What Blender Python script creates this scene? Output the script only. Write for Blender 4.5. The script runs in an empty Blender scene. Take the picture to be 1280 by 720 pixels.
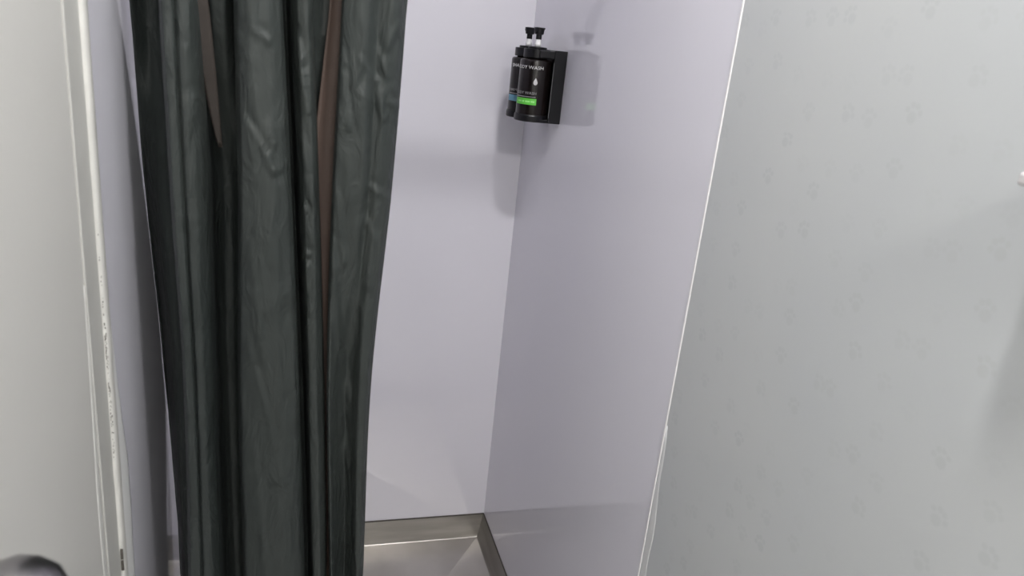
import bpy, bmesh, math, random
import numpy as np
from mathutils import Matrix, Vector
random.seed(4)
C = bpy.context.scene.collection
ZO = 1.56                      # camera height above the room floor

# ---------------------------------------------------------------- camera survey
F = 930.0
_v = np.array([-300.0, 2853.0, F]); UP = -_v / np.linalg.norm(_v)
_y = np.array([-261.0, -327.0, F]); _y -= _y.dot(UP) * UP; YA = _y / np.linalg.norm(_y)
XA = np.cross(YA, UP)
R = np.array([XA, YA, UP])
def ray(x, y): return R @ np.array([x - 640.0, y - 360.0, F])
def on_y(x, y, Y0):            # point of the plane Y = Y0 seen there (X, Z)
    v = ray(x, y); v = v * (Y0 / v[1]); return v[0], v[2]
def on_x(x, y, X0):
    v = ray(x, y); v = v * (X0 / v[0]); return v[1], v[2]

XR, XL, YB, YF = 0.572, -0.229, 1.95, 0.962   # right wall, left wall, back wall, front of the shower
YN = -2.20                     # wall behind the camera
ZC = 1.10                      # ceiling (relative to the camera)
ZT = -1.42                     # top of the tray upstand
ZFL = -ZO

# ---------------------------------------------------------------- materials
def mat(name, col, rough=0.5, metal=0.0, spec=0.5, coat=0.0, emit=None, estr=0.0):
    m = bpy.data.materials.new(name); m.use_nodes = True
    b = m.node_tree.nodes['Principled BSDF']
    b.inputs['Base Color'].default_value = (*col, 1)
    b.inputs['Roughness'].default_value = rough
    b.inputs['Metallic'].default_value = metal
    b.inputs['Specular IOR Level'].default_value = spec
    b.inputs['Coat Weight'].default_value = coat
    if emit:
        b.inputs['Emission Color'].default_value = (*emit, 1)
        b.inputs['Emission Strength'].default_value = estr
    return m
def nodes(m): return m.node_tree.nodes, m.node_tree.links, m.node_tree.nodes['Principled BSDF']
def noise_tint(m, c1, c2, scale=3.0, detail=3.0, stretch=(1, 1, 1), lo=0.35, hi=0.65, bump=0.0, bscale=60.0, bdist=0.001, bstretch=None):
    n, l, b = nodes(m)
    tc = n.new('ShaderNodeTexCoord'); mp = n.new('ShaderNodeMapping'); mp.inputs['Scale'].default_value = stretch
    l.new(tc.outputs['Object'], mp.inputs['Vector'])
    t = n.new('ShaderNodeTexNoise'); t.inputs['Scale'].default_value = scale; t.inputs['Detail'].default_value = detail
    l.new(mp.outputs[0], t.inputs['Vector'])
    r = n.new('ShaderNodeValToRGB'); r.color_ramp.elements[0].position = lo; r.color_ramp.elements[1].position = hi
    r.color_ramp.elements[0].color = (*c1, 1); r.color_ramp.elements[1].color = (*c2, 1)
    l.new(t.outputs['Fac'], r.inputs['Fac']); l.new(r.outputs['Color'], b.inputs['Base Color'])
    if bump:
        mp2 = n.new('ShaderNodeMapping'); mp2.inputs['Scale'].default_value = bstretch or stretch
        l.new(tc.outputs['Object'], mp2.inputs['Vector'])
        t2 = n.new('ShaderNodeTexNoise'); t2.inputs['Scale'].default_value = bscale; t2.inputs['Detail'].default_value = 4
        l.new(mp2.outputs[0], t2.inputs['Vector'])
        bp = n.new('ShaderNodeBump'); bp.inputs['Strength'].default_value = bump; bp.inputs['Distance'].default_value = bdist
        l.new(t2.outputs['Fac'], bp.inputs['Height']); l.new(bp.outputs[0], b.inputs['Normal'])
    return m

M = {}
M['panel'] = noise_tint(mat('lilac_wet_wall', (.6, .58, .66), .06, spec=.62), (.782, .770, .848), (.802, .790, .863), 1.2)
M['paint'] = noise_tint(mat('cream_paint', (.7, .7, .68), .38), (.635, .625, .60), (.66, .65, .625), 2.5, bump=.25, bscale=120, bdist=.0006)
M['casing'] = noise_tint(mat('old_casing_paint', (.7, .7, .68), .4), (.52, .515, .49), (.56, .555, .53), 9, bump=.3, bscale=60, bdist=.001)
M['bead'] = noise_tint(mat('bead_paint', (.85, .84, .8), .35), (.62, .615, .585), (.72, .71, .675), 14, bump=.3, bscale=90, bdist=.001)
M['caulk'] = mat('caulk', (.74, .75, .76), .3)
M['whitetrim'] = mat('white_trim', (.86, .85, .86), .3)
M['chip_gap'] = mat('dark_chip_gap_shade', (.09, .08, .07), .8)  # paint chips, also the painted shade of the panel gap
M['ceil'] = mat('ceiling_white', (.75, .75, .74), .8)
M['floor'] = noise_tint(mat('grey_vinyl', (.3, .3, .3), .5), (.56, .56, .55), (.62, .62, .61), 8)
M['black'] = mat('black_plastic', (.006, .006, .008), .36, spec=.35)
M['blackslot'] = mat('slot_black', (.003, .003, .003), .7)
M['bottle'] = mat('brown_black_bottle', (.010, .007, .007), .22, spec=.4)
M['clear'] = mat('white_pump_stem', (.85, .85, .87), .2)
M['print'] = mat('white_print', (.8, .8, .82), .5)
M['printgrey'] = mat('grey_print', (.42, .42, .44), .5)
M['green'] = mat('green_print', (.13, .62, .07), .4)
M['palegreen'] = mat('pale_green_print', (.4, .85, .3), .4)
M['blue'] = mat('blue_print', (.12, .3, .42), .4)
M['chrome'] = mat('grey_metal', (.32, .31, .32), .28, metal=1)
M['rod'] = mat('rod_metal', (.7, .7, .72), .25, metal=1)
M['shelf'] = mat('white_plastic', (.62, .60, .61), .4)
M['lamp'] = mat('lamp_diffuser', (.9, .9, .9), .5, emit=(1.0, .985, .97), estr=350)
M['backlit_tint'] = noise_tint(mat('brown_backlit_tint', (.1, .07, .05), .6), (.095, .064, .052), (.125, .086, .07), 6, stretch=(1, 1, .2))  # brown holds the light that passes through the cloth
M['backlit_tint2'] = mat('dark_backlit_tint', (.038, .030, .026), .6)
# stainless steel with brushing
m = mat('brushed_steel', (.42, .40, .375), .31, metal=1); M['steel'] = m
noise_tint(m, (.42, .40, .375), (.53, .51, .485), 5, stretch=(1, 1, 8), bump=.12, bscale=220, bdist=.0004, bstretch=(.05, 1, 1))
# curtain cloth
m = mat('dark_green_cloth', (.03, .04, .036), .48, spec=.35); M['cloth'] = m
noise_tint(m, (.028, .034, .033), (.037, .043, .041), 4, stretch=(1, 1, .5))
n, l, b = nodes(m)
tc = n.new('ShaderNodeTexCoord')
w = n.new('ShaderNodeTexNoise'); w.inputs['Scale'].default_value = 16; w.inputs['Detail'].default_value = 3; w.inputs['Distortion'].default_value = 1.2
mp = n.new('ShaderNodeMapping'); mp.inputs['Scale'].default_value = (1.5, 1.5, .6); mp.inputs['Rotation'].default_value = (0, .35, 0)
l.new(tc.outputs['Object'], mp.inputs['Vector']); l.new(mp.outputs[0], w.inputs['Vector'])
vo = n.new('ShaderNodeTexVoronoi'); vo.inputs['Scale'].default_value = 13; vo.feature = 'DISTANCE_TO_EDGE'
vm = n.new('ShaderNodeMapping'); vm.inputs['Scale'].default_value = (1.6, 1.0, .8); vm.inputs['Rotation'].default_value = (0, .5, 0)
l.new(tc.outputs['Object'], vm.inputs['Vector']); l.new(vm.outputs[0], vo.inputs['Vector'])
mx = n.new('ShaderNodeMath'); mx.operation = 'MULTIPLY_ADD'; mx.inputs[1].default_value = .4
mn = n.new('ShaderNodeMath'); mn.operation = 'MINIMUM'; mn.inputs[1].default_value = .12
l.new(vo.outputs['Distance'], mn.inputs[0]); l.new(mn.outputs[0], mx.inputs[0]); l.new(w.outputs['Fac'], mx.inputs[2])
bp = n.new('ShaderNodeBump'); bp.inputs['Strength'].default_value = .9; bp.inputs['Distance'].default_value = .008
l.new(mx.outputs[0], bp.inputs['Height']); l.new(bp.outputs[0], b.inputs['Normal'])
# wallpaper with faint paw prints
m = mat('paw_print_wallpaper', (.6, .62, .61), .45); M['wallpaper'] = m
n, l, b = nodes(m)
tc = n.new('ShaderNodeTexCoord'); sp = n.new('ShaderNodeSeparateXYZ'); cb = n.new('ShaderNodeCombineXYZ')
l.new(tc.outputs['Object'], sp.inputs[0]); l.new(sp.outputs['Y'], cb.inputs['X']); l.new(sp.outputs['Z'], cb.inputs['Y'])
vo = n.new('ShaderNodeTexVoronoi'); vo.voronoi_dimensions = '2D'; vo.inputs['Scale'].default_value = 20; vo.inputs['Randomness'].default_value = .75
l.new(cb.outputs[0], vo.inputs['Vector'])
sc = n.new('ShaderNodeVectorMath'); sc.operation = 'SUBTRACT'
l.new(cb.outputs[0], sc.inputs[0]); l.new(vo.outputs['Position'], sc.inputs[1])
sep = n.new('ShaderNodeSeparateColor'); l.new(vo.outputs['Color'], sep.inputs[0])
ang = n.new('ShaderNodeMath'); ang.operation = 'MULTIPLY_ADD'; ang.inputs[1].default_value = 1.6; ang.inputs[2].default_value = -.8
l.new(sep.outputs[0], ang.inputs[0])
rt = n.new('ShaderNodeVectorRotate'); rt.rotation_type = 'Z_AXIS'; l.new(sc.outputs[0], rt.inputs['Vector']); l.new(ang.outputs[0], rt.inputs['Angle'])
acc = None
for (cx, cy, rr) in [(0, -.003, .0062), (-.0085, .0035, .0031), (-.0032, .0088, .0033), (.0032, .0088, .0033), (.0085, .0035, .0031)]:
    d = n.new('ShaderNodeVectorMath'); d.operation = 'DISTANCE'; d.inputs[1].default_value = (cx, cy, 0); l.new(rt.outputs[0], d.inputs[0])
    mr = n.new('ShaderNodeMapRange'); mr.inputs['From Min'].default_value = rr * 1.15; mr.inputs['From Max'].default_value = rr * .8
    l.new(d.outputs['Value'], mr.inputs['Value'])
    if acc is None: acc = mr.outputs[0]
    else:
        a = n.new('ShaderNodeMath'); a.operation = 'MAXIMUM'; l.new(acc, a.inputs[0]); l.new(mr.outputs[0], a.inputs[1]); acc = a.outputs[0]
am = n.new('ShaderNodeMath'); am.operation = 'MULTIPLY'; l.new(acc, am.inputs[0]); l.new(sep.outputs[1], am.inputs[1])
ns = n.new('ShaderNodeTexNoise'); ns.inputs['Scale'].default_value = 3.0; l.new(tc.outputs['Object'], ns.inputs['Vector'])
rp = n.new('ShaderNodeValToRGB'); rp.color_ramp.elements[0].position = .35; rp.color_ramp.elements[1].position = .65
rp.color_ramp.elements[0].color = (.552, .574, .592, 1); rp.color_ramp.elements[1].color = (.572, .590, .600, 1)
l.new(ns.outputs['Fac'], rp.inputs['Fac'])
mixc = n.new('ShaderNodeMix'); mixc.data_type = 'RGBA'; l.new(am.outputs[0], mixc.inputs[0]); l.new(rp.outputs['Color'], mixc.inputs[6])
mixc.inputs[7].default_value = (.528, .550, .562, 1)
l.new(mixc.outputs[2], b.inputs['Base Color'])

# ---------------------------------------------------------------- mesh helpers
def link(name, bm, m, parent=None, smooth=False, origin=None):
    bmesh.ops.recalc_face_normals(bm, faces=bm.faces)
    me = bpy.data.meshes.new(name); 
    if origin is not None: bmesh.ops.translate(bm, verts=bm.verts, vec=-Vector(origin))
    if smooth:
        for f in bm.faces: f.smooth = True
    bm.to_mesh(me); bm.free()
    for mm in (m if isinstance(m, (list, tuple)) else [m]): me.materials.append(mm)
    o = bpy.data.objects.new(name, me); C.objects.link(o)
    if parent is not None:
        o.parent = parent
        if origin is None: o.matrix_parent_inverse = Matrix.Translation(-parent.location)
    if origin is not None:
        o.location = Vector(origin) - (parent.location if parent is not None else Vector((0, 0, 0)))
    return o
def box(bm, x0, x1, y0, y1, z0, z1, bev=0.0, seg=2):   # z relative to the camera
    r = bmesh.ops.create_cube(bm, size=1.0)
    for v in r['verts']:
        v.co = Vector(((x0 + x1) / 2 + v.co.x * (x1 - x0), (y0 + y1) / 2 + v.co.y * (y1 - y0), ZO + (z0 + z1) / 2 + v.co.z * (z1 - z0)))
    if bev:
        es = list({e for v in r['verts'] for e in v.link_edges})
        bmesh.ops.bevel(bm, geom=es, offset=bev, segments=seg, affect='EDGES', profile=.5)
def lathe(bm, cx, cy, prof, n=40, sq=2.0, rot=0.0, sx=1.0, sy=1.0):       # prof (r, z); sq>2 squarer section
    rings = []
    for r, z in prof:
        ring = []
        for i in range(n):
            a = 2 * math.pi * i / n
            c, s = math.cos(a), math.sin(a)
            k = (abs(c) ** sq + abs(s) ** sq) ** (-1 / sq)
            px, py = r * k * c * sx, r * k * s * sy
            ring.append(bm.verts.new((cx + px * math.cos(rot) - py * math.sin(rot), cy + px * math.sin(rot) + py * math.cos(rot), z + ZO)))
        rings.append(ring)
    for a, b in zip(rings, rings[1:]):
        for i in range(n): bm.faces.new((a[i], a[(i + 1) % n], b[(i + 1) % n], b[i]))
    bm.faces.new(rings[0]); bm.faces.new(rings[-1])
def tube(bm, p0, p1, r, n=20):
    p0, p1 = Vector(p0), Vector(p1); d = p1 - p0
    mt = Matrix.Translation((p0 + p1) / 2 + Vector((0, 0, ZO))) @ d.to_track_quat('Z', 'Y').to_matrix().to_4x4()
    bmesh.ops.create_cone(bm, cap_ends=True, segments=n, radius1=r, radius2=r, depth=d.length, matrix=mt)
def empty(name, loc, label, cat, group=None):
    o = bpy.data.objects.new(name, None); C.objects.link(o); o.location = loc; o.empty_display_size = .02
    o['label'] = label; o['category'] = cat
    if group: o['group'] = group
    return o
def tag(o, label, cat, group=None):
    o['label'] = label; o['category'] = cat
    if group: o['group'] = group
    return o
def struct(name, bm, m, label, cat, parent=None, smooth=False):
    o = link(name, bm, m, parent, smooth)
    if parent is None: o['kind'] = 'structure'; o['label'] = label; o['category'] = cat
    return o

# ---------------------------------------------------------------- room shell
T = .06
bm = bmesh.new(); box(bm, XL - T, XR + T, YN - T, YB + T, ZFL - .06, ZFL); struct('floor', bm, M['floor'], 'grey floor in front of the shower', 'floor')
bm = bmesh.new(); box(bm, XL - T, XR + T, YN - T, YB + T, ZC, ZC + .06); struct('ceiling', bm, M['ceil'], 'white ceiling over the shower room', 'ceiling')
bm = bmesh.new(); box(bm, XL, XR, YB, YB + T, ZT - .004, ZC); struct('wall_back', bm, M['panel'], 'glossy lilac back wall of the shower behind the curtain', 'wall')
bm = bmesh.new(); box(bm, XR, XR + T, YF, YB + T, ZT - .004, ZC); struct('wall_shower_right', bm, M['panel'], 'glossy lilac right wall of the shower carrying the soap bottles', 'wall')
bm = bmesh.new(); box(bm, XR, XR + T, YN, YF - .003, ZFL, ZC); struct('wall_right', bm, M['wallpaper'], 'pale grey wallpapered wall with faint paw prints', 'wall')
bm = bmesh.new(); box(bm, XL - T, XL, YF, YB + T, ZT - .004, ZC); struct('wall_shower_left', bm, M['panel'], 'glossy lilac left wall of the shower beside the curtain edge', 'wall')
bm = bmesh.new(); box(bm, XL - T, XL - .004, YN, .05, ZFL, ZC); struct('wall_left', bm, M['paint'], 'cream painted wall on the left', 'wall')
bm = bmesh.new(); box(bm, XL - T, XR + T, YN - T, YN, ZFL, ZC); struct('wall_front', bm, M['ceil'], 'white wall behind the viewer', 'wall')

# right hand trim: thin white edge strip
bm = bmesh.new(); box(bm, XR - .0016, XR + .01, YF - .0030, YF + .0002, ZFL, ZC, .0005)
t1 = struct('trim_1', bm, M['whitetrim'], 'thin white vertical edge strip between lilac panel and wallpaper', 'trim')
# caulk smear along the lower part of the strip
def smear(name, x, side, ycol, parent, m, thick=.0006):   # ycol list of (z, y0, y1)
    bm = bmesh.new(); rows = []
    for z, a, b_ in ycol:
        rows.append([bm.verts.new((x, a, z + ZO)), bm.verts.new((x + side * thick, a + (b_ - a) * .2, z + ZO)),
                     bm.verts.new((x + side * thick, a + (b_ - a) * .8, z + ZO)), bm.verts.new((x, b_, z + ZO))])
    for p, q in zip(rows, rows[1:]):
        for i in range(3): bm.faces.new((p[i], p[i + 1], q[i + 1], q[i]))
        bm.faces.new((p[3], p[0], q[0], q[3]))
    bm.faces.new(rows[0]); bm.faces.new(rows[-1])
    return link(name, bm, m, parent, True)
col = []
for i in range(36):
    t = i / 35; z = -.555 - t * 1.0
    wd = .004 + .020 * min(1, t * 5) + .002 * math.sin(i * 1.3)
    col.append((z, YF - .0036 - wd, YF - .0036))
smear('caulk_smear', XR + .0003, -1, col, t1, M['caulk'])
# white silicone bead in the back right corner and left trim
Yc0 = on_x(79, 0, XL)[0]; Yc1 = on_x(99, 0, XL)[0]; Yc2 = on_x(106.5, 0, XL)[0]
# door leaf (left), its casing and bead
bm = bmesh.new(); box(bm, XL - .045, XL - .002, .05, Yc0 - .0005, ZFL + .008, ZC - .35, .0015)
d1 = struct('door_1', bm, M['paint'], 'cream painted door leaf along the left edge', 'door')
bm = bmesh.new(); box(bm, XL - .045, XL - .004, .05, Yc0, ZC - .349, ZC); struct('wall_left_lintel', bm, M['paint'], 'cream painted wall above the door', 'wall')
bm = bmesh.new()
N = 160; rows = []
for i in range(N + 1):
    z = ZFL + (ZC - ZFL) * i / N
    wv = .0012 * math.sin(z * 23) + .0008 * math.sin(z * 61 + 1)
    low = max(0, min(1, (-.42 - z) / .3))
    pts = [(XL - .03, Yc0 - .0003), (XL - .0012, Yc0 - .0003), (XL - .0002, Yc0 + .0012), (XL - .0004, Yc0 + .006 + low * .004 + wv * low),
           (XL - .0012, Yc0 + .008 + low * .004 + wv * low), (XL - .0012, Yc1), (XL - .03, Yc1)]
    rows.append([bm.verts.new((p[0], p[1], z + ZO)) for p in pts])
for p, q in zip(rows, rows[1:]):
    for k in range(7): bm.faces.new((p[k], p[(k + 1) % 7], q[(k + 1) % 7], q[k]))
bm.faces.new(rows[0]); bm.faces.new(rows[-1])
t2 = struct('trim_2', bm, M['casing'], 'worn grey white door casing beside the shower', 'trim')
bm = bmesh.new(); rows = []
N = 260
for i in range(N + 1):
    z = ZFL + (ZC - ZFL) * i / N
    low = max(0, min(1, (-.3 - z) / .4))
    j1 = (.0006 + .0016 * low) * (math.sin(z * 47) * .6 + random.uniform(-.5, .5))
    j2 = .0004 * math.sin(z * 31)
    pts = [(XL - .03, Yc1), (XL + .0008, Yc1 + .0002 + j1), (XL + .0032, Yc1 + .0045 + j1 * .5), (XL + .0036, Yc2 - .006 + j2), (XL + .0010, Yc2 + .0004 + j2), (XL - .03, Yc2)]
    rows.append([bm.verts.new((p[0], p[1], z + ZO)) for p in pts])
for p, q in zip(rows, rows[1:]):
    for k in range(6): bm.faces.new((p[k], p[(k + 1) % 6], q[(k + 1) % 6], q[k]))
bm.faces.new(rows[0]); bm.faces.new(rows[-1])
bead = link('edge_bead', bm, M['bead'], t2, True)
# chipped paint along the bead
bm = bmesh.new()
for i in range(110):
    py = random.choice([random.uniform(285, 520), random.uniform(440, 530), random.uniform(470, 640)])
    if i < 2: py = 693 + i * 14
    z = on_x(115, py, XL)[1]; y = Yc1 + random.uniform(-.0016, .0022) * (1 if py > 430 else .4)
    h = random.uniform(.0003, .0017); wd = random.uniform(.00015, .00045)
    if i < 2: h = .0085; wd = .0005; y, z = on_x(103.5 + py * .0672, py, XL)
    sh = random.uniform(-.5, .5) * wd
    pts = [(y - wd, z - h * .6), (y + sh, z - h), (y + wd, z - h * .2), (y + wd * .6, z + h), (y - wd * .8, z + h * .7)]
    f0 = [bm.verts.new((XL + .0005, a, b_ + ZO)) for a, b_ in pts]; f1 = [bm.verts.new((XL + (.0040 if i < 2 else .0012 + max(0, min(1, (y - Yc1) / .0045)) * .0022), a, b_ + ZO)) for a, b_ in pts]
    bm.faces.new(f0); bm.faces.new(f1)
    for k in range(5): bm.faces.new((f0[k], f0[(k + 1) % 5], f1[(k + 1) % 5], f1[k]))
ch = link('paint_chips', bm, M['chip_gap'], t2); ch['kind'] = 'stuff'; ch['label'] = 'dark flecks of chipped paint'
# caulk on the lilac side
col = []
for i in range(60):
    t = i / 59; z = -.05 - t * 1.3
    low = max(0, min(1, (z + .35) / -.25))
    col.append((z, Yc2 + .0002, Yc2 + .006 + .045 * low + (.0015 + .002 * low) * math.sin(z * 17) + .0007 * math.sin(z * 71)))
smear('caulk_smear', XL - .0003, 1, col, t2, mat('left_caulk', (.86, .86, .86), .35), .0009)

col = []
for i in range(60):
    t = i / 59; z = -.30 - t * 1.0; low = min(1, t * 4)
    col.append((z, Yc0 - .004 - .014 * low + .003 * math.sin(z * 13) * low, Yc0 - .0008))
smear('filler_smear', XL - .0022, 1, col, d1, mat('filler', (.70, .695, .67), .4), .0007)
# door knob, close to the camera at the lower left
kd = .46; kc = ray(20, 768) * (kd / 930.0); kh = kc[0] - XL
bm = bmesh.new()
K = kh - .052
kp = [(.0, -.004), (.024, -.003), (.029, .0), (.029, .003), (.012, .006), (.0095, .012), (.0095, K + .020), (.014, K + .026), (.025, K + .031), (.0325, K + .040), (.0355, K + .052), (.034, K + .063), (.028, K + .074), (.018, K + .081), (.008, K + .084), (.0, .0845)]
nn = 48; rings = []
for r, h in kp[1:-1]:
    rings.append([bm.verts.new((XL - .002 + h, kc[1] + r * math.cos(2 * math.pi * i / nn), kc[2] + r * math.sin(2 * math.pi * i / nn) + ZO)) for i in range(nn)])
for a, b_ in zip(rings, rings[1:]):
    for i in range(nn): bm.faces.new((a[i], a[(i + 1) % nn], b_[(i + 1) % nn], b_[i]))
bm.faces.new(rings[0]); bm.faces.new(rings[-1])
kn = link('door_knob', bm, M['chrome'], d1, True); kn['label'] = 'rounded grey metal door knob'

# ---------------------------------------------------------------- shower tray
tray = empty('shower_tray', (0.17, 1.45, ZO + ZFL), 'brushed stainless steel shower tray with upstand below the lilac walls', 'shower tray')
bm = bmesh.new()
zi, zb = -1.488, -1.512
x0, x1, y0, y1 = XL + .001, XR - .001, YF + .0, YB - .001; ins = .020
def v(x, y, z): return bm.verts.new((x, y, z + ZO))
to = [v(x0, y0, ZT), v(x1, y0, ZT), v(x1, y1, ZT), v(x0, y1, ZT)]
tt = .0025
ti = [v(x0 + tt, y0 + tt, ZT), v(x1 - tt, y0 + tt, ZT), v(x1 - tt, y1 - tt, ZT), v(x0 + tt, y1 - tt, ZT)]
bi = [v(x0 + ins, y0 + ins, zi), v(x1 - ins, y0 + ins, zi), v(x1 - ins, y1 - ins, zi), v(x0 + ins, y1 - ins, zi)]
bj = [v(x0 + ins + .0018, y0 + ins + .0018, zi - .0018), v(x1 - ins - .0018, y0 + ins + .0018, zi - .0018), v(x1 - ins - .0018, y1 - ins - .0018, zi - .0018), v(x0 + ins + .0018, y1 - ins - .0018, zi - .0018)]
cx, cy = (x0 + x1) / 2, (y0 + y1) / 2
dr = [v(cx - .05, cy - .05, zb), v(cx + .05, cy - .05, zb), v(cx + .05, cy + .05, zb), v(cx - .05, cy + .05, zb)]
bo = [v(x0, y0, ZFL + .001), v(x1, y0, ZFL + .001), v(x1, y1, ZFL + .001), v(x0, y1, ZFL + .001)]
for A, B in ((to, ti), (ti, bi), (bi, bj), (bj, dr), (bo, to)):
    for k in range(4): bm.faces.new((A[k], A[(k + 1) % 4], B[(k + 1) % 4], B[k]))
bm.faces.new(dr); bm.faces.new(bo)
link('tray_body', bm, M['steel'], tray)
bm = bmesh.new(); lathe(bm, cx, cy, [(.042, zb + .0005), (.042, zb + .003), (.038, zb + .004), (.012, zb + .0035)], 32)
link('drain_cover', bm, M['rod'], tray)

# dark strip painted as the shade in the gap between panels and tray
bm = bmesh.new(); box(bm, XL + .001, XR - .001, YB - .0028, YB - .0002, ZT + .0002, ZT + .0032)
box(bm, XR - .0028, XR - .0002, YF + .002, YB - .003, ZT + .0002, ZT + .0032)
link('gap_shade', bm, M['chip_gap'], tray)['label'] = 'dark strip painted as gap shade along the top of the upstand'

# ---------------------------------------------------------------- curtain
YC = 1.06
prof = [  # x at image rows 0/240/480/720, depth behind the curtain plane
    ((162, 180, 204, 224), 'edge'), ((165, 183, 207, 226), 'near'), ((182, 197, 217, 230), .120), ((200, 215, 232, 239), .110), ((205, 220, 236, 242), .060),
    ((197, 212, 229, 235), .010), ((201, 216, 232, 238), -.014), ((214, 226, 241, 250), -.012), ((217, 230, 244, 253), -.004), ((222, 234, 247, 256), -.010),
    ((236, 246, 256, 266), -.006), ((243, 258, 266, 275), (.006, .012, .012, .012)), ((256, 268, 276, 285), (.030, .080, .085, .085)),
    ((263, 279, 284, 293), (.008, .100, .105, .105)), ((280, 290, 295, 300), (.002, .100, .105, .105)), ((296, 301, 302, 308), (.060, .080, .080, .080)),
    ((291, 297, 297, 304), .012), ((296, 302, 301, 308), -.016), ((312, 320, 326, 332), -.026), ((335, 344, 352, 358), -.024), ((349, 360, 369, 376), -.012),
    ((353, 365, 374, 381), .004), ((350, 361, 371, 378), .060), ((358, 368, 378, 385), .075), ((363, 372, 381, 388), .030),
    ((372, 380, 386, 391), -.004), ((385, 392, 396, 400), -.006), ((391, 398, 404, 407), .008), ((391, 399, 405, 408), .030), ((389, 396, 404, 408), .046),
    ((402, 397, 404, 408), .058), ((420, 398, 405, 409), .062), ((424, 400, 406, 411), .090), ((440, 424, 418, 424), .090), ((434, 420, 414, 420), .040),
    ((427, 414.5, 408, 411), .006), ((430, 418, 411, 414), -.014), ((446, 434, 422, 421), (-.020, -.020, .010, .022)), ((462, 452, 432, 430), (-.022, -.020, .020, .040)),
    ((474, 460, 441, 437), (-.010, -.008, .012, .020)), ((488, 470, 449, 444), (-.018, -.014, -.012, -.006)), ((501, 483, 458, 449), -.008), ((508.5, 489, 463.5, 453.5), .006)]
def interp(ys, t):          # natural-ish cubic through 4 equally spaced samples (t in image-row units/240)
    i = min(2, max(0, int(math.floor(t)))); u = t - i
    p = [ys[0] * 2 - ys[1]] + list(ys) + [ys[3] * 2 - ys[2]]
    if t < 0: return ys[0] + (ys[1] - ys[0]) * t * .5
    if t > 3: return ys[3] + (ys[3] - ys[2]) * (t - 3) * .5
    a, b_, c, d = p[i], p[i + 1], p[i + 2], p[i + 3]
    return b_ + .5 * u * (c - a + u * (2 * a - 5 * b_ + 4 * c - d + u * (3 * (b_ - c) + d - a)))
ZTOP, ZBOT = .46, -1.44
# map height -> image row on the curtain plane for x about 330
rowz = [on_y(330, yy, YC)[1] for yy in range(-900, 1300, 20)]
def z2row(z): return float(np.interp(-z, [-q for q in rowz], list(range(-900, 1300, 20))))
def chaikin(P, c=.25):
    Q = [P[0]]
    for a, b_ in zip(P, P[1:]):
        Q.append((a[0] * (1 - c) + b_[0] * c, a[1] * (1 - c) + b_[1] * c)); Q.append((a[0] * c + b_[0] * (1 - c), a[1] * c + b_[1] * (1 - c)))
    Q.append(P[-1]); return Q
def densify(P, step=.004):
    Q = [P[0]]
    for a, b_ in zip(P, P[1:]):
        for k in range(1, 4): Q.append((a[0] + (b_[0] - a[0]) * k / 3, a[1] + (b_[1] - a[1]) * k / 3))
    return Q
def row_x(px, row):         # world X on the plane for image column px at that row; upright outside the picture
    rc = min(max(row, 0), 720)
    return on_y(px, rc, YC)[0]
creases = [((307, 150), (345, 216), .0022), ((309, 158), (318, 200), .0014), ((322, 40), (336, 52), .002), ((340, 215), (358, 205), .0018), ((331, 205), (344, 178), .0014),
    ((452, 74), (470, 100), .0020), ((470, 100), (478, 150), .0022), ((440, 110), (452, 80), .0014), ((489, 128), (500, 134), .0030), ((484, 60), (498, 30), .0018), ((470, 60), (484, 95), .0014),
    ((428, 92), (436, 160), .0020), ((462, 232), (486, 250), .0022), ((450, 260), (480, 236), .0014), ((420, 240), (430, 330), .0018), ((455, 270), (470, 300), .0014),
    ((414, 300), (424, 430), .0022), ((424, 430), (436, 500), .0018), ((232, 60), (238, 240), .0016), ((246, 120), (262, 250), .0016), ((262, 250), (266, 470), .0012),
    ((366, 40), (378, 75), .0022), ((374, 75), (385, 140), .0018), ((368, 130), (384, 210), .0022), ((383, 330), (376, 395), .0030), ((370, 268), (381, 262), .0042), ((372, 322), (384, 318), .0042), ((371, 402), (382, 404), .0030),
    ((312, 300), (326, 420), .0014), ((345, 250), (330, 330), .0012), ((308, 420), (345, 560), .0016), ((352, 600), (376, 602), .0014), ((366, 612), (374, 640), .0018), ((318, 560), (330, 690), .0014), ((425, 520), (446, 640), .0020), ((436, 480), (440, 600), .0012), ((392, 470), (400, 600), .0010)]
CR = [(np.array(on_y(*a, YC)), np.array(on_y(*b_, YC)), h) for a, b_, h in creases]
def crease(X, Z):
    d = 0.0; p = np.array((X, Z))
    for a, b_, h in CR:
        if abs(Z - (a[1] + b_[1]) / 2) > abs(a[1] - b_[1]) / 2 + .03: continue
        u = float(np.dot(p - a, b_ - a) / np.dot(b_ - a, b_ - a)); uc = min(1, max(0, u))
        q = p - (a + (b_ - a) * uc); r = float(np.hypot(*q)); sd = 1 if q[0] > 0 else -1
        d += h * math.exp(-(r / .0045) ** 2) - h * .6 * math.exp(-((r - .008) / .005) ** 2) * (sd > 0)
    return d
bm = bmesh.new(); rows = []
NR = 420
from mathutils import noise as mnoise
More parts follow.
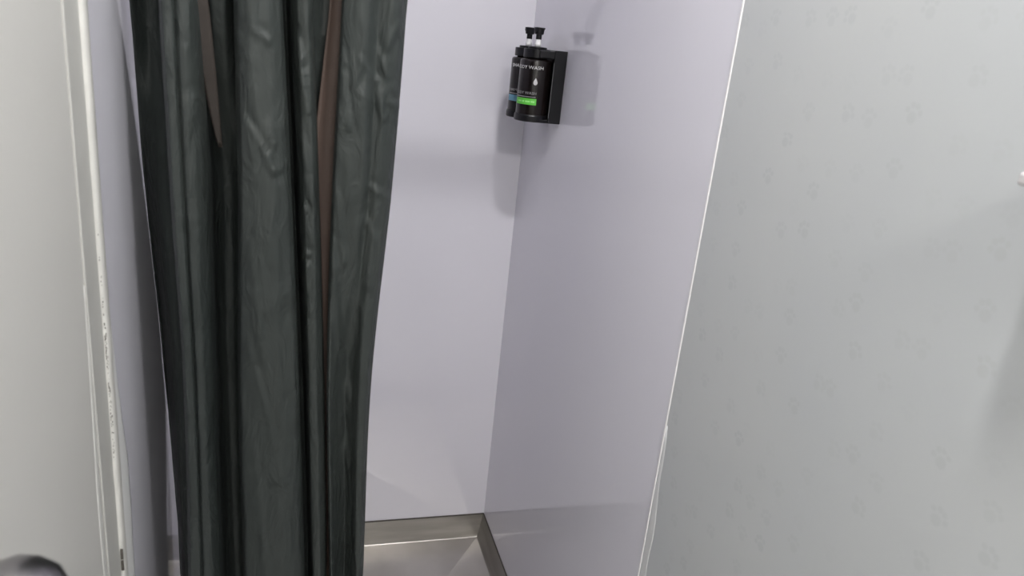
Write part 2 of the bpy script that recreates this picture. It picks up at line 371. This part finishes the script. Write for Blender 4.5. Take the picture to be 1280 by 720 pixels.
for i in range(NR + 1):
    z = ZTOP + (ZBOT - ZTOP) * i / NR
    row = z2row(z); t = min(max(row, -30), 760) / 240
    amp = .55 + .45 * min(1, (ZTOP - z) / .5)
    P = []
    for xs, dep in prof:
        X = row_x(interp(xs, t), row)
        if isinstance(dep, str):                        # the free edge hangs close along the left wall
            gap = interp((.008, .0016, .0010, .0035), t) + (0 if dep == 'edge' else .003)
            f = min(max((XL + gap) / X, 1.0), 1.24)
            P.append((X * f, YC * f)); continue
        D = (interp(dep, t) if isinstance(dep, tuple) else dep) * amp
        X *= (YC + D) / YC                              # keep the fold on its own line of depth
        P.append((X, YC + D))
    P = densify(chaikin(chaikin(P, .14), .25))
    rr = []
    for k, (X, Yv) in enumerate(P):
        q = mnoise.noise(Vector((X * 26, z * 5.0, Yv * 12))) * .0040 + mnoise.noise(Vector((X * 55 + 5, z * 14 + X * 30, 2))) * .0014 - abs(mnoise.noise(Vector((X * 30 + z * 9, z * 11 - X * 20, 7)))) * .0022
        if Yv < YC + .045: q -= 1.0 * crease(X * YC / Yv, (z * YC / Yv))
        rr.append(bm.verts.new((X, Yv + q, z + ZO)))
    rows.append(rr)
for p, q in zip(rows, rows[1:]):
    for k in range(len(p) - 1): bm.faces.new((p[k], p[k + 1], q[k + 1], q[k]))
cur = link('shower_curtain', bm, M['cloth'], None, True)
tag(cur, 'dark grey green shower curtain gathered in folds before the lilac shower', 'curtain')
s = cur.modifiers.new('thick', 'SOLIDIFY'); s.thickness = .0009; s.offset = 0
# added brown strip: colour stands in for light shining through single cloth
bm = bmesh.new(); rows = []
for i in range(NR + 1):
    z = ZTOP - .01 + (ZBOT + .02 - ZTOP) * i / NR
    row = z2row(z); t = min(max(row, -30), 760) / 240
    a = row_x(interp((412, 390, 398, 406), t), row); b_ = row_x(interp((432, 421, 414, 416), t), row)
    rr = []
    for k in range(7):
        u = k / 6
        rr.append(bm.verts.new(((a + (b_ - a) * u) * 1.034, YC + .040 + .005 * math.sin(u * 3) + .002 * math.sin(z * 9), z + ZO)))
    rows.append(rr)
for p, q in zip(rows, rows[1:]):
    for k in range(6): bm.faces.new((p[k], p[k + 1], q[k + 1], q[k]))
li = link('backlit_tint', bm, M['backlit_tint'], cur, True); li['label'] = 'brown strip painted as light through single cloth between folds'
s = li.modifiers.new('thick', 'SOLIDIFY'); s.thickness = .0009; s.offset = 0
bm = bmesh.new(); rows = []  # second added strip, dim brown for light through the left folds
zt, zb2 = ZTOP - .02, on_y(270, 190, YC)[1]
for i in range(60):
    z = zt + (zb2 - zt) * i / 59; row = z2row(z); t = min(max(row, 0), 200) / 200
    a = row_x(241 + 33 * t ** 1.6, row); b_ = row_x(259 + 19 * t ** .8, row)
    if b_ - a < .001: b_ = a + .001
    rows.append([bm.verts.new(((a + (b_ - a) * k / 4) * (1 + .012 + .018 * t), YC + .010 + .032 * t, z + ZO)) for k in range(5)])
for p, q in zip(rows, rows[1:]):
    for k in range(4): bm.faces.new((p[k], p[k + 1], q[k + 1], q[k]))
li = link('backlit_tint', bm, M['backlit_tint2'], cur, True); li['label'] = 'dark brown strip painted as light through cloth between the left folds'
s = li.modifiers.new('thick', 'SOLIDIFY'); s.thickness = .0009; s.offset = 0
# rod above the picture
ZR = .502
bm = bmesh.new(); tube(bm, (XL + .004, YC, ZR), (XR - .004, YC, ZR), .0125)
box(bm, XL + .0002, XL + .008, YC - .025, YC + .025, ZR - .025, ZR + .025, .003); box(bm, XR - .008, XR - .0002, YC - .025, YC + .025, ZR - .025, ZR + .025, .003)
tag(link('curtain_rod', bm, M['rod'], None, True), 'straight metal rod that carries the dark curtain', 'curtain rod')

# ---------------------------------------------------------------- dispenser and bottles
FX, FY = .5125, 1.700; RX, RY = .5125, 1.7755
zbot = -.154
hold = empty('bottle_holder', (XR, 1.75, ZO - .08), 'black plastic wall holder carrying two pump bottles', 'holder')
PL0, PL1 = FY - .038, RY + .04
bm = bmesh.new(); box(bm, XR - .017, XR, PL0, PL1, -.162, -.001, .003)
box(bm, XR - .0175, XR - .0165, PL0 + .004, PL1 - .004, -.156, -.012)
link('back_plate', bm, M['black'], hold)
for ya in (PL0 - .003, PL1 - .005):
    bm = bmesh.new(); box(bm, XR - .029, XR, ya, ya + .008, -.162, -.001, .0015)
    link('side_cheek', bm, M['black'], hold)
bm = bmesh.new(); box(bm, XR - .0300, XR - .0291, PL0 - .0034, PL0 - .0024, -.150, -.028)  # grey strip stands in for the highlight along the cheek edge
link('edge_highlight', bm, mat('grey_highlight', (.22, .22, .23), .25), hold)['label'] = 'thin grey vertical strip painted as an edge highlight'
bm = bmesh.new(); box(bm, FX - .004, XR - .016, PL0 + .001, PL1 - .001, -.020, -.004, .002)
for (bx, by) in ((FX, FY), (RX, RY)): lathe(bm, bx, by, [(.0295, -.0215), (.0305, -.020), (.0305, -.003), (.029, -.002)], 40)
link('neck_arm', bm, M['black'], hold, False)
bm = bmesh.new(); box(bm, FX - .004, XR - .016, PL0 + .001, PL1 - .001, -.162, zbot - .001, .001)
for (bx, by) in ((FX, FY), (RX, RY)):
    lathe(bm, bx, by, [(.0365, -.162), (.0385, -.160), (.0385, -.149), (.0372, -.146)], 48)
link('base_ledge', bm, M['black'], hold, False)

def text_mesh(body, size):
    cu = bpy.data.curves.new('txt', 'FONT'); cu.body = body; cu.size = size; cu.align_x = 'LEFT'; cu.resolution_u = 3
    ob = bpy.data.objects.new('txt', cu); C.objects.link(ob)
    bpy.context.view_layer.update()
    me = bpy.data.meshes.new_from_object(ob.evaluated_get(bpy.context.evaluated_depsgraph_get()))
    bpy.data.objects.remove(ob); bpy.data.curves.remove(cu)
    return me
RB = .0362
def wrap(bm, cx, cy, az, r, a, z, rr=.0003):  # a: angle to the right of the viewing direction; az: direction to viewer
    th = az + a
    return bm.verts.new((cx + (r + rr) * math.cos(th), cy + (r + rr) * math.sin(th), z + ZO))
def band(name, cx, cy, az, a0, a1, z0, z1, m, parent, n=14, r=RB, rr=.0003, bm=None):
    own = bm is None
    if own: bm = bmesh.new()
    a0, a1 = math.radians(a0), math.radians(a1)
    lo = [wrap(bm, cx, cy, az, r, a0 + (a1 - a0) * i / n, z0, rr) for i in range(n + 1)]
    hi = [wrap(bm, cx, cy, az, r, a0 + (a1 - a0) * i / n, z1, rr) for i in range(n + 1)]
    for i in range(n): bm.faces.new((lo[i], lo[i + 1], hi[i + 1], hi[i]))
    if own: return link(name, bm, m, parent, True)
def text_wrap(name, body, cx, cy, az, a0, a1, z0, z1, m, parent, r=RB):
    me = text_mesh(body, 1.0)
    xs = [q.co.x for q in me.vertices]; ys = [q.co.y for q in me.vertices]
    mnx, mxx, mny, mxy = min(xs), max(xs), min(ys), max(ys)
    bm = bmesh.new(); bm.from_mesh(me)
    bmesh.ops.triangulate(bm, faces=bm.faces)
    a0, a1 = math.radians(a0), math.radians(a1)
    for q in bm.verts:
        a = a0 + (a1 - a0) * (q.co.x - mnx) / (mxx - mnx); z = z0 + (z1 - z0) * (q.co.y - mny) / (mxy - mny)
        th = az + a
        q.co = Vector((cx + (r + .0004) * math.cos(th), cy + (r + .0004) * math.sin(th), z + ZO))
    return link(name, bm, m, parent)

def zat(px, py): return on_y(px, py, 1.665)[1]
def bottle(name, cx, cy, label, word, swatch, sw_label):
    root = empty(name, (cx, cy, zbot + ZO), label, 'bottle')
    bm = bmesh.new()
    lathe(bm, cx, cy, [(.033, zbot + .0005), (.0355, zbot + .003), (RB, zbot + .008), (RB, -.030), (.0352, -.0265), (.033, -.0245), (.0245, -.0232), (.0245, -.0025)], 56)
    link('bottle_body', bm, M['bottle'], root, True)
    bm = bmesh.new(); lathe(bm, cx, cy, [(.018, -.0022), (.0210, -.002), (.0215, .0010), (.0200, .0028), (.0105, .0032)], 40)
    link('screw_cap', bm, M['black'], root, True)
    bm = bmesh.new(); lathe(bm, cx, cy, [(.0072, .0033), (.0072, .0100), (.0060, .0115), (.0060, .0195)], 24)
    pt = link('pump_stem', bm, M['clear'], root, True)
    # pump head: collar, block and spout pointing out from the wall
    bm = bmesh.new(); lathe(bm, cx, cy, [(.0056, .0186), (.0066, .0190), (.0066, .0290), (.0100, .0298), (.0106, .0320), (.0114, .0405), (.0124, .0432), (.0120, .0442), (.004, .0446)], 28)
    sd = (-.86, -.51) if cy < 1.74 else (-.95, -.3)
    L = .020
    p0 = Vector((cx, cy, .0395)); p1 = Vector((cx + sd[0] * .012, cy + sd[1] * .012, .0390))
    tube(bm, p0, p1, .0040, 14)
    box(bm, cx - .0085, cx + .0125, cy - .0045, cy + .0045, .0410, .0448, .0012)
    link('pump_head', bm, M['black'], root, False)
    az = math.atan2(-cy, -cx)
    text_wrap('print_title', word, cx, cy, az, -82 if cy < 1.74 else -62, 29, zat(668, 86.8), zat(668, 82.6), M['print'], root)
    # drop
    bm = bmesh.new(); pts = []
    zc, hr = zat(670, 103.2), .0052
    for i in range(28):
        a = 2 * math.pi * i / 28
        u = math.sin(a) * (math.sin(a / 2) ** 1.4); w_ = -math.cos(a)
        pts.append((u * hr * 1.25, zc + (-w_) * hr * 1.55 + .002))
    fv = [wrap(bm, cx, cy, az, RB, p[0] / RB + math.radians(5), p[1], .0004) for p in pts]
    cv = wrap(bm, cx, cy, az, RB, math.radians(5), zc + .001, .0004)
    for i in range(28): bm.faces.new((cv, fv[i], fv[(i + 1) % 28]))
    link('drop_emblem', bm, M['print'], root)
    text_wrap('print_subtitle', word, cx, cy, az, -74, 12, zat(662, 118.2), zat(662, 114.8), M['printgrey'], root)
    bm = bmesh.new()
    band('', cx, cy, az, -68, 11, zat(662, 121.6), zat(662, 120.9), None, None, bm=bm)
    link('print_line', bm, M['printgrey'], root)
    band('colour_block', cx, cy, az, -75, 15, zat(662, 131.2), zat(662, 123.2), M[swatch], root, 18)['label'] = sw_label
    return root
b1 = bottle('body_wash_bottle', FX, FY, 'near black pump bottle with green block and white drop, in front', 'BODY WASH', 'green', 'bright green printed block')
az = math.atan2(-FY, -FX)
bm = bmesh.new()
for k, (a0, a1) in enumerate(((-60, -42), (-38, -30), (-26, -8), (-5, 9))): band('', FX, FY, az, a0, a1, zat(662, 128.2), zat(662, 126.2), None, None, 4, rr=.0005, bm=bm)
link('print_small', bm, M['palegreen'], b1)['label'] = 'pale green small print on the green block'
b2 = bottle('shampoo_bottle', RX, RY, 'near black pump bottle with blue block, partly hidden behind the green one', 'SHAMPOO', 'blue', 'muted blue printed block')

# ---------------------------------------------------------------- small white shelf at the right edge
p = .046
sx_ = XR - p; yy, zz = on_x(1268.5, 231, sx_)
bm = bmesh.new(); box(bm, sx_, XR - .0005, yy - .16, yy, zz, zz + .0105, .0028, 4)
bm2 = bmesh.new()
sh = tag(link('wall_shelf', bm, M['shelf'], None, False), 'small white shelf corner sticking out of the wallpapered wall', 'shelf')

# ---------------------------------------------------------------- ceiling light
LX, LY = .30, .45
lamp = empty('ceiling_light', (LX, LY, ZO + ZC), 'round white ceiling light above the shower entrance', 'ceiling light')
bm = bmesh.new(); lathe(bm, LX, LY, [(.07, ZC - .028), (.075, ZC - .026), (.075, ZC - .0005)], 40); link('lamp_housing', bm, M['shelf'], lamp, True)
bm = bmesh.new(); lathe(bm, LX, LY, [(.02, ZC - .040), (.048, ZC - .037), (.058, ZC - .029)], 40); link('lamp_diffuser', bm, M['lamp'], lamp, True)
# added fill light, unseen behind the viewer, to lift the lower walls
LX2, LY2 = .17, -1.30
fill_lamp = empty('ceiling_light', (LX2, LY2, ZO + ZC), 'added unseen round fill light at the ceiling further back', 'ceiling light')
bm = bmesh.new(); lathe(bm, LX2, LY2, [(.205, ZC - .028), (.21, ZC - .026), (.21, ZC - .0005)], 40); link('lamp_housing', bm, M['shelf'], fill_lamp, True)
bm = bmesh.new(); lathe(bm, LX2, LY2, [(.12, ZC - .040), (.18, ZC - .037), (.20, ZC - .029)], 40); link('lamp_diffuser', bm, mat('fill_diffuser', (.9, .9, .9), .5, emit=(1.0, .97, .93), estr=60), fill_lamp, True)

# ---------------------------------------------------------------- world, camera, view
w = bpy.data.worlds.new('world'); w.use_nodes = True; bpy.context.scene.world = w
w.node_tree.nodes['Background'].inputs[0].default_value = (.5, .5, .55, 1); w.node_tree.nodes['Background'].inputs[1].default_value = .3
cam = bpy.data.cameras.new('camera'); co = bpy.data.objects.new('camera', cam); C.objects.link(co)
rx = R @ np.array([1, 0, 0]); uy = R @ np.array([0, -1, 0]); bz = R @ np.array([0, 0, -1])
mt = Matrix([[rx[i], uy[i], bz[i], 0] for i in range(3)] + [[0, 0, 0, 1]]); mt.translation = Vector((0, 0, ZO))
co.matrix_world = mt
cam.sensor_width = 36; cam.lens = F / 1280 * 36; cam.clip_start = .02
cam.dof.use_dof = True; cam.dof.focus_distance = 1.7; cam.dof.aperture_fstop = 7
sc_ = bpy.context.scene; sc_.camera = co
sc_.view_settings.view_transform = 'Standard'; sc_.view_settings.look = 'None'; sc_.view_settings.gamma = 1; sc_.view_settings.use_curve_mapping = False
sc_.view_settings.exposure = 0.50
